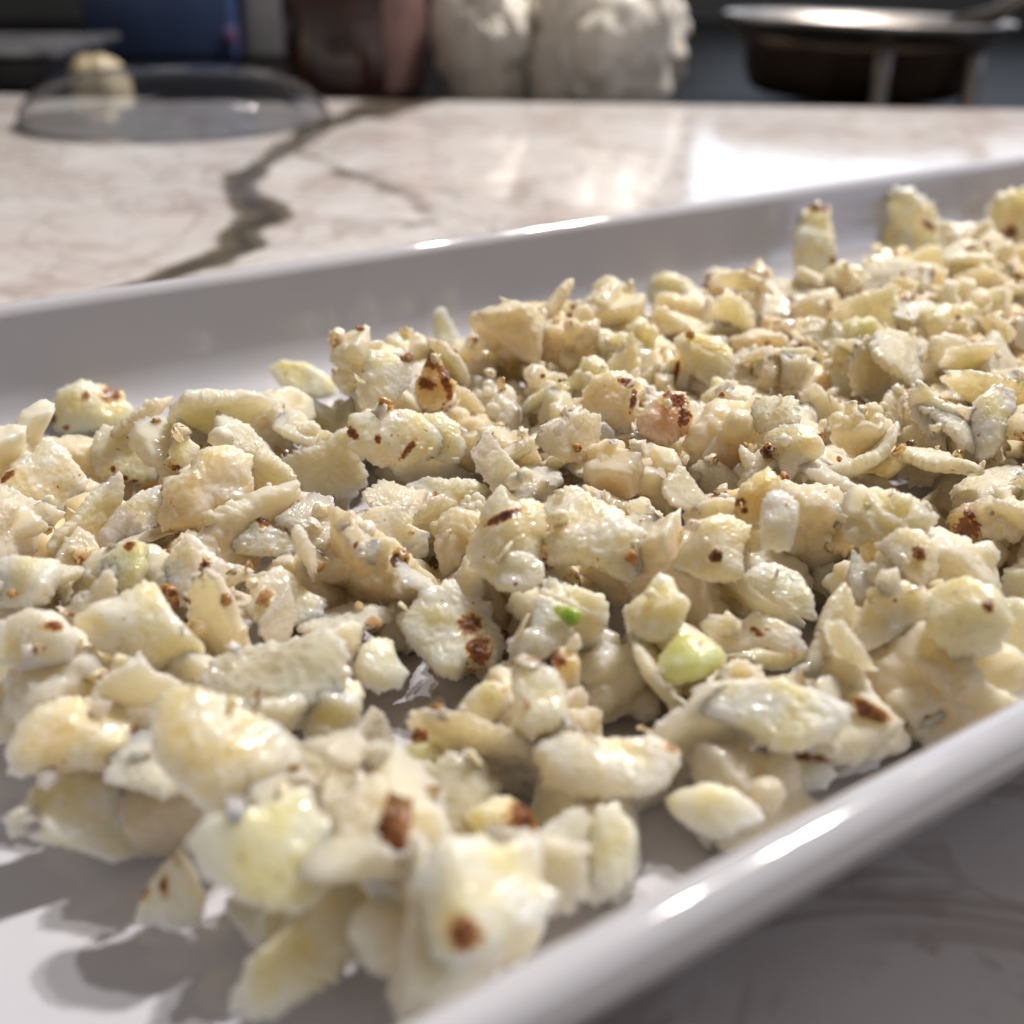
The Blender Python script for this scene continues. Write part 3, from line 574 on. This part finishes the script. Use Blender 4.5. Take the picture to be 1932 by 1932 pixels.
H('cauliflower_slab', 'large smooth greenish white slab tilted over the bare tray', z7, [(980, 945), (1100, 830), (1450, 760), (1540, 690), (1650, 680), (1700, 820), (1905, 940), (1850, 1060), (1730, 1260), (1600, 1360), (1280, 1275), (1060, 1130)], 1.9, .62, (.79, .80, .60), 0, [], K, 5, rough=.6)
H('cauliflower_chunk', 'grey-white ledge chunk overhanging its shadow on bare tray', z7, [(45, 840), (250, 560), (450, 550), (600, 620), (800, 720), (905, 830), (880, 990), (690, 1060), (560, 1050), (400, 1010), (150, 960)], 2.6, .5, (.79, .77, .67), 0, [], K, 3.2)
H('cauliflower_crumb', 'small crumb with orange tip alone on bare tray', z7, [(690, 1390), (760, 1230), (870, 1110), (960, 1005), (1010, 1080), (1095, 1250), (1065, 1410), (840, 1440)], 2.4, .6, TR, 0, [(870, 1200, 22, 50, 0), (730, 1230, 50, 40, 0)], K, 3)
H('cauliflower_chunk', 'knuckled pale chunk with rounded bumps behind the big slab', z7, [(780, 310), (850, 160), (1000, 125), (1200, 200), (1450, 330), (1610, 480), (1600, 570), (1450, 700), (1100, 795), (960, 720), (800, 530)], 4.2, .6, (.80, .76, .62), 0, [(1560, 610, 40, 40, 0)], K, 2.8)
H('cauliflower_chunk', 'broad tan chunk with a dark crack at the left front', z7, [(30, 520), (120, 300), (330, 180), (560, 210), (720, 330), (700, 480), (560, 590), (250, 600), (100, 640)], 4.0, .6, (.79, .71, .55), 0, [(715, 370, 36, 26, 35)], K, 2.8)
H('cauliflower_chunk', 'pale upright chunk at the very front corner of the heap', z7, [(1235, 1810), (1300, 1620), (1450, 1480), (1650, 1350), (1850, 1110), (2000, 1250), (1990, 1500), (1750, 1720), (1500, 1880), (1300, 1960)], 3.6, .6, (.82, .77, .60), 0, [], K, 3)
H('cauliflower_strip', 'long dark brown toasted strip standing near the front', z8, [(320, 695), (455, 735), (445, 880), (385, 1090), (235, 1115), (260, 900)], 1.0, .7, (.30, .10, .03), .9, [(345, 900, 110, 220, 12)], K, 4)
H('cauliflower_chunk', 'blurred white boulder with an amber patch just inside the near rim', z8, [(450, 1130), (620, 960), (820, 930), (900, 990), (1060, 925), (1130, 1000), (1165, 1180), (1260, 1250), (1050, 1460), (850, 1610), (640, 1690), (530, 1570), (480, 1300)], 4.4, .6, WH, 0, [(740, 1450, 90, 80, 0)], K, 2.8)
H('cauliflower_flake', 'bubbly edged flake standing by the near rim', z8, [(1415, 800), (1540, 775), (1645, 900), (1620, 1150), (1530, 1235), (1400, 1200), (1355, 1050)], 2.0, .65, YE, 0, [], K, 3.5)
H('cauliflower_chunk', 'chunk with an orange-brown wedge between white lumps in front', z8, [(720, 840), (860, 740), (960, 730), (1110, 830), (1130, 930), (980, 960), (800, 950)], 2.8, .6, (.82, .75, .56), 0, [(1030, 830, 80, 70, 40)], K, 3)
H('cauliflower_chunk', 'wide cream chunk with glassy beads in the middle front', z8, [(1050, 500), (1250, 400), (1500, 420), (1750, 400), (1880, 500), (1840, 640), (1720, 720), (1400, 740), (1150, 700)], 3.6, .52, PK, 0, [(1840, 440, 60, 50, 0)], K, 3)
H('cauliflower_chunk', 'yellow-stained flat chunk in the middle front', z8, [(370, 470), (560, 440), (680, 520), (640, 600), (480, 640), (380, 560)], 2.6, .55, (.80, .76, .46), 0, [], K, 3)
H('cauliflower_chunk', 'grainy chunk with a small red-brown nick beside the bare patch', z8, [(950, 520), (1060, 430), (1240, 400), (1300, 480), (1200, 580), (1040, 600)], 2.6, .55, (.82, .77, .58), 0, [(1075, 530, 24, 44, 0)], K, 3)
H('cauliflower_chunk', 'curled pale chunk with dark singed base behind the front slab', z8, [(-150, 380), (-60, 180), (60, 60), (180, 150), (170, 300), (60, 440), (-80, 470)], 3.2, .6, TR, 0, [(60, 430, 50, 18, -15), (160, 375, 24, 22, 0)], K, 3)

def polar_from(poly2, nt):
    c = poly2.mean(0); a, b = poly2, np.roll(poly2, -1, 0); th = np.linspace(0, 2 * np.pi, nt, endpoint=False); rad = np.zeros(nt)
    for k, t in enumerate(th):
        d = np.array([math.cos(t), math.sin(t)]); best = 0
        for p, q in zip(a - c, b - c):
            e = q - p; den = d[0] * e[1] - d[1] * e[0]
            if abs(den) < 1e-12: continue
            s = (p[0] * e[1] - p[1] * e[0]) / den; m_ = (p[0] * d[1] - p[1] * d[0]) / den
            if s > 0 and -1e-6 <= m_ <= 1 + 1e-6: best = max(best, s)
        rad[k] = best
    return c, rad
def build_hero(h, zc, seed):
    r = np.random.default_rng(900 + seed); cpx = h['px'].mean(0); C = unproj(cpx[0], cpx[1], zc)
    tc = CP - C; tc /= np.linalg.norm(tc); f = h['face']
    nrm = tc * f + np.array([0, 0, 1]) * (1 - f) + np.array([r.uniform(-.18, .18), 0, 0]); nrm /= np.linalg.norm(nrm)
    ax = np.cross([0, 0, 1.0], nrm); ax = np.cross(nrm, [0, 1.0, 0]) if np.linalg.norm(ax) < 1e-3 else ax; ax /= np.linalg.norm(ax); ay = np.cross(nrm, ax)
    pl = []
    for x, y in h['px']:
        d = ray(x, y); t = ((C - CP) @ nrm) / (d @ nrm); q = CP + d * t - C; pl.append((q @ ax, q @ ay))
    c, rad = polar_from(np.array(pl), 200)
    for _ in range(2): rad = (np.roll(rad, 1) + 2 * rad + np.roll(rad, -1)) / 4
    rad = rad * (1 + .62 * h['rough'] * (ragged(200, r) - 1))
    Vl, F = flake_mesh(rad, h['th'] * .62, r, 58, h['bend'] * r.choice([-1, 1]), h['dome'] * 1.5, h['rough'])
    Vl[:, :2] += c; M = np.stack([ax, ay, nrm], 1)
    return C, M, Vl, F
heroes = []
order = sorted(range(len(HERO)), key=lambda q: (any(k in HERO[q]['label'] for k in ('strip', 'fleck with', 'nearly black', 'green stem bit', 'smooth greenish white slab', 'torn brown scab', 'wet translucent chunk')), HERO[q]['px'][:, 1].mean()))
for q in order:
    h = HERO[q]; zc = .012
    for it in range(4):
        C, M, Vl, F = build_hero(h, zc, q); W = C + Vl @ M.T
        dz = drop(W[::5], .80)
        if dz is None: dz = 0
        zc = min(max(zc + dz * .8, .006), .026)
        if abs(dz) < .0003: break
    C, M, Vl, F = build_hero(h, zc, q); W = C + Vl @ M.T
    commit(W[::2]); heroes.append((h, C, M, Vl, F))
    mask_hero(h['px'], float(project(C)[2]))
n_before = len(placed)
r2 = np.random.default_rng(8)
fill(np.where(TGT > FLOOR + .002, TGT + .0016, 0), 380, .0034, .0078, True, r2, 1.0)
# loose bits on the bare tray floor
for k in range(60):
    cu, cv = r2.uniform(.016, .12), r2.uniform(.05, .15); s = r2.uniform(.0004, .0013); pi = r2.integers(len(protos)); M = rand_rot(r2)
    W = protos[pi][2] @ M.T * s + np.array([*(UX * cu + VX * cv), 0]); dz = drop(W, .95)
    if dz is None: continue
    W = W + np.array([0, 0, dz])
    if in_hero(W): continue
    commit(W); placed.append(dict(proto=pi, M=M, s=s, loc=np.array([*(UX * cu + VX * cv), dz]), W=W))

# the heap goes on past the picture's right edge
NEARV = ((_px >= 1900) & (_px < 6000) & (_py > 0) & (GUg.ravel() < .27)).astype(float)
fill(TGT, 330, .0050, .0095, False, r2, 1.0)
# fine crumbs clinging to the heap
for k in range(700):
    cu, cv = r2.uniform(-.005, .19), r2.uniform(.048, .150); s = .0005 + .0012 * r2.random() ** 1.8; pi = r2.integers(len(protos)); M = rand_rot(r2)
    if ground[int((cu - GU0) / CELL), int((cv - GV0) / CELL)] < FLOOR + .003 and (r2.random() < .93 or cu < .018): continue
    W = protos[pi][2][:160] @ M.T * s + np.array([*(UX * cu + VX * cv), 0]); dz = drop(W, .55)
    if dz is None: continue
    W = W + np.array([0, 0, dz]); placed.append(dict(proto=pi, M=M, s=s, loc=np.array([*(UX * cu + VX * cv), dz]), W=W, tiny=True))

# charred specks scattered over the heap
for k in range(200):
    cu, cv = r2.uniform(.0, .20), r2.uniform(.05, .148); s = .0004 + .0009 * r2.random() ** 1.4; pi = r2.integers(len(protos)); M = rand_rot(r2)
    if ground[int((cu - GU0) / CELL), int((cv - GV0) / CELL)] < FLOOR + .003: continue
    W = protos[pi][2] @ M.T * s + np.array([*(UX * cu + VX * cv), 0]); dz = drop(W, .7)
    if dz is None: continue
    W = W + np.array([0, 0, dz]); commit(W); placed.append(dict(proto=pi, M=M, s=s, loc=np.array([*(UX * cu + VX * cv), dz]), W=W, char=True))

# ---- which pieces show: a small depth buffer seen from the photograph
NB = 420; zb = np.full(NB * NB, 9.0); idb = np.full(NB * NB, -1)
def splat(W, ident):
    x, y, d = project(W); a = (x / PX * NB).astype(int); b = (y / PX * NB).astype(int)
    ok = (a >= 0) & (a < NB) & (b >= 0) & (b < NB) & (d > .01); k = (b * NB + a)[ok]; d = d[ok]
    near = d < zb[k]; k, d = k[near], d[near]; o_ = np.argsort(-d); zb[k[o_]] = d[o_]; idb[k] = ident
for q, (h, C, M, Vl, F) in enumerate(heroes): splat(C + Vl @ M.T, 100000 + q)
for q, p in enumerate(placed): splat(p['W'], q)
cnt = np.bincount(idb[(idb >= 0) & (idb < 100000)], minlength=len(placed))
rank = np.argsort(-cnt); single = set(int(q) for q in rank[:max(0, 300 - len(heroes))] if cnt[q] > 0)

def mat4(M, s, loc):
    X = Matrix.Identity(4)
    for a in range(3):
        for b in range(3): X[a][b] = float(M[a][b] * s)
        X[a][3] = float(loc[a])
    return X
# ---- heroes to objects
for h, C, M, Vl, F in heroes:
    me = mesh_np(h['name'], Vl, F); me.materials.append(FOOD)
    if h['spots']:
        x, y, d = project(C + Vl @ M.T); f = np.zeros(len(Vl))
        nd = (Vl[:, 2] > -h['th'] * .3)
        for sx, sy, ra, rb, an in h['spots']:
            ex, ey = x - sx, y - sy; a = ex * math.cos(an) + ey * math.sin(an); b = -ex * math.sin(an) + ey * math.cos(an)
            f = np.maximum(f, np.clip(1.45 - np.sqrt((a / ra) ** 2 + (b / rb) ** 2) * .85, 0, 1.0))
        at = me.attributes.new('spot', 'FLOAT', 'POINT'); at.data.foreach_set('value', (f * nd).astype(np.float32))
    o = link(h['name'], me, FOOD); o.matrix_world = mat4(M, 1, C)
    br = 1.07 if min(h['tint']) > .5 and h['tint'] not in (WH, YE, PK, TR) else 1.0
    o.color = (*[min(.95, t * br * k_) for t, k_ in zip(h['tint'], (1.06, 1.03, 1.02))], h['toast'])
    cat = 'leaf fleck' if 'green' in h['name'] else 'cauliflower piece'
    tag(o, h['label'], cat, 'chopped cauliflower on the tray')
# ---- the rest: the 300 that show largest are things, the others one mass of crumbs
import re
def ref(l): return re.split(r' (?:with|lying|leaning|beside|against|at|on|in|near|below|before|by|over|above|behind|standing|rising|poking|crowning|tilted|carrying|perched|overhanging|arching|touching|under|right|left|alone|resting|overlapping|edged|between|just|down|next|along) ', l)[0]
def ref2(l):
    a = ref(l); return a if len(a.split()) > 2 else ' '.join(l.split()[:7])
refs = [(ref2(h['label']), C) for h, C, M, Vl, F in heroes]
def beside(loc): return min(refs, key=lambda t: np.linalg.norm(t[1] - loc))[0]
LAB = {('chunk', 0): 'plain cream chunk', ('chunk', 1): 'toasted brown-patched chunk', ('flake', 0): 'thin plain ragged flake', ('flake', 1): 'thin toasted brown-patched flake',
       ('floret', 0): 'plain knobbly floret tip', ('floret', 1): 'toasted knobbly floret tip', ('green', 0): 'pale green stem crumb', ('char', 0): 'dark brown charred crumb'}
def size_word(s): return 'tiny' if s < .0028 else 'small' if s < .0042 else 'medium' if s < .0058 else 'large'
r3 = np.random.default_rng(21); SV, SF, ST = [], [], []; nv = 0
for q, p in enumerate(placed):
    kind, me, pts, VL, FL, VT_, FT_ = protos[p['proto']]; VL, FL = (VT_, FT_) if 'tiny' in p else (VL, FL); x = r3.random(); toasted = r3.random() < .6
    key = (kind, int(toasted)); tint = CREAM[r3.integers(len(CREAM))]; al = r3.uniform(.78, 1.06) if toasted else 0.0
    if x < .014: key = ('green', 0); tint = GREENISH[r3.integers(3)]; al = 0.0
    elif 'char' in p or (x < .06 and p['s'] < .0024): key = ('char', 0); tint = CHARC[r3.integers(3)]; al = 1.0
    if q in single:
        nm = {'green': 'stem_crumb', 'char': 'charred_crumb'}.get(key[0], 'cauliflower_' + kind)
        o = bpy.data.objects.new(nm, me); sc.collection.objects.link(o); o.matrix_world = mat4(p['M'], p['s'], p['loc']); o.color = (*tint, al)
        tag(o, size_word(p['s']) + ' ' + LAB[key] + ' beside the ' + beside(p['loc']), 'cauliflower piece', 'chopped cauliflower on the tray')
    else:
        SV.append(VL @ p['M'].T * p['s'] + p['loc']); SF.append(FL + nv); nv += len(VL); ST.append(np.tile([*tint, al], (len(VL), 1)))
if SV:
    me = mesh_np('cauliflower_crumbs', np.concatenate(SV), np.concatenate(SF)); ca = me.color_attributes.new('tint', 'FLOAT_COLOR', 'POINT')
    ca.data.foreach_set('color', np.concatenate(ST).astype(np.float32).ravel())
    tag(link('cauliflower_crumbs', me, FOOD_STUFF), 'small cauliflower crumbs filling the heap between the larger pieces', 'cauliflower crumbs', kind='stuff')

# ------------------------------------------------------------------ things behind the tray
CT = -.016
def empty(name, loc, rz=0):
    o = bpy.data.objects.new(name, None); sc.collection.objects.link(o); o.location = loc; o.rotation_euler.z = rz; o.empty_display_size = .02; return o
# cauliflower head
p = at_y(1065, 180, .675); root = empty('whole_cauliflower', (p[0], .675, CT))
tag(root, 'whole cream cauliflower head with a dark vertical cleft, behind the counter edge', 'cauliflower')
def big_floret(seed, sx, sy, sz, loc, rot):
    r = np.random.default_rng(seed); D, F = ICO5; rr = np.full(len(D), .62)
    for k in range(70):
        c = rdir(1, r)[0] * r.uniform(.52, .66); q = r.uniform(.26, .40); dc = D @ c; disc = dc ** 2 - c @ c + q * q
        rr = np.maximum(rr, np.where((disc > 0) & (dc > 0), dc + np.sqrt(np.clip(disc, 0, None)), 0))
    V = D * rr[:, None]; V = V + D * (.09 * np.abs(fbm(V * 6, 2)) + .06 * np.abs(fbm(V * 14, 2)))[:, None]
    o = link('floret', mesh_np('floret', V * np.array([sx, sy, sz]), F), CURD, root, loc); o.rotation_euler.z = rot; return o
big_floret(1, .047, .044, .056, (.022, 0, .034), .3)
big_floret(2, .021, .034, .048, (-.047, .004, .034), .9)
# steel pan on legs
pc = at_y(1630, 35, .70); PR = 268 / (PX * FOC) * (pc - CP) @ CF
root = empty('steel_pan', (pc[0], .70, CT)); top = pc[2] - CT
tag(root, 'wide steel pan with flared rim, rivet and long handle, raised on legs', 'pan')
b0 = top - .040
V, F = lathe([(0, b0), (PR * .70, b0), (PR * .76, b0 + .003), (PR * .80, b0 + .012), (PR * .82, top - .014), (PR * .86, top - .009), (PR * .84, top - .008), (PR * .79, top - .013), (PR * .74, b0 + .006), (0, b0 + .004)], 128)
body = link('body', mesh_np('body', V, F), DARKSTEEL, root); body.rotation_euler = (0, R(1.0), 0)
V, F = lathe([(PR * .855, top - .010), (PR * .97, top - .0035), (PR, top - .001), (PR * 1.002, top + .0008), (PR * .985, top + .0012), (PR * .93, top - .001), (PR * .84, top - .0085)], 128)
rim = link('rim', mesh_np('rim', V, F), STEEL, root); rim.rotation_euler = (0, R(1.6), 0)
rv = link('rivet', mesh_np('rivet', *lathe([(0, .0035), (.003, .003), (.0045, .001), (.0045, -.002)], 24)), STEEL, root)
p = at_y(1780, 130, .645); rv.location = (p[0] - pc[0], .652 - .70, p[2] - CT); rv.rotation_euler = (R(90), 0, R(25))
for x, yt, Y, rad in ((1670, 92, .632, .0050), (1842, 100, .640, .0052)):
    p = at_y(x, yt, Y); zt = p[2] - CT; lx, ly = p[0] - pc[0], Y - .70
    link('leg', tube([(lx, ly, 0), (lx, ly, .004), (lx, ly, zt * .5), (lx, ly, zt - .002), (lx, ly + .001, zt)], [rad * 1.25, rad, rad * .9, rad, rad * .6]), STEEL, root)
p = at_y(1790, 50, .67); p2 = at_y(1960, -20, .64)
link('handle', tube([(p[0] - pc[0], -.03, p[2] - CT), (p[0] - pc[0] + .02, -.04, p[2] - CT + .006), (p2[0] - pc[0], -.06, p2[2] - CT), (p2[0] - pc[0] + .06, -.07, p2[2] - CT + .028)], [.0045, .005, .0055, .006]), STEEL, root)
# blue tub
p = at_y(308, 110, 1.0); sx = 285 / (PX * FOC) * (p - CP) @ CF
root = empty('blue_tub', (p[0], 1.0, CT)); tag(root, 'dark blue plastic tub with a pale grey end panel', 'tub')
link('body', bevel_box(sx, .10, .15, .006, 1.0), BLUE, root, (0, .05, 0))
pn = link('end_panel', bevel_box(.050, .085, .15, .006, .72), GREY, root, (sx / 2 + .0275, .045, 0))
lp = link('purple_reflection', bevel_box(.010, .006, .014, .002), simple('mauve_reflection', (.16, .10, .22), .4), root, (sx / 2 - .004, -.0035, .012))  # purple reflection on the tub, put in as a small coloured block
# dark jar
p = at_y(678, 170, .70); jr = 132 / (PX * FOC) * (p - CP) @ CF
root = empty('glass_jar', (p[0], .70, CT)); tag(root, 'dark reddish brown jar with a dusty rose label strip', 'jar')
V, F = lathe([(0, 0), (jr * .90, 0), (jr * .97, .003), (jr, .010), (jr, .10), (jr * .96, .11), (jr * .75, .12), (jr * .7, .13), (0, .13)], 96); link('body', mesh_np('body', V, F), JARM, root)
a = np.linspace(R(-62), R(-12), 24); V = np.concatenate([np.c_[np.cos(a) * (jr + .0008), np.sin(a) * (jr + .0008), np.full(24, z)] for z in (.012, .095)])
F = np.array([(k, k + 1, 24 + k + 1, 24 + k) for k in range(23)]); link('label_strip', mesh_np('label_strip', V, F), LABELM, root)
# baking sheet, leaning low at the left
p = at_y(150, 95, .82); root = empty('baking_sheet', (p[0] - .145, .84, CT), R(4)); tag(root, 'dull grey baking sheet standing low beside the blue tub', 'baking sheet')
link('pan_body', bevel_box(.26, .16, .020, .005, 1.05), BAKE, root); link('pan_rim', bevel_box(.285, .175, .005, .002, 1.0), BAKE, root, (0, 0, .0202))
# glass lid on the counter
c = unproj(335, 228, 0); gr = .067
op = [(1.0, .0006), (.985, .0035), (.95, .0085), (.88, .0132), (.76, .0172), (.58, .0200), (.36, .0216), (.15, .0222), (0, .0223)]
gv_, gf_ = lathe([(gr * a_, z_) for a_, z_ in op] + [(gr * a_ * .991, max(z_ - .0006, .0006)) for a_, z_ in op[::-1]] + [(gr, .0006)], 128)
lid = link('glass_dome', mesh_np('glass_dome', gv_, gf_), GLASS, None, (c[0], c[1], 0))
tag(lid, 'clear domed glass cover lying on the stone counter beside the dark vein', 'glass cover')
# garlic behind the lid
p = at_y(182, 112, .655); root = empty('garlic_bulb', (p[0], .655, CT)); tag(root, 'small cream garlic bulb peeking over the clear glass cover', 'garlic')
for k in range(6):
    a = k * math.pi / 3; V, F = ICO3; V = V * np.array([.0100, .0100, .0150]); V[:, 2] += .0152; pass
    link('clove', mesh_np('clove', V, F), CLOVE, root, (.0070 * math.cos(a), .0070 * math.sin(a), .0006 * k))
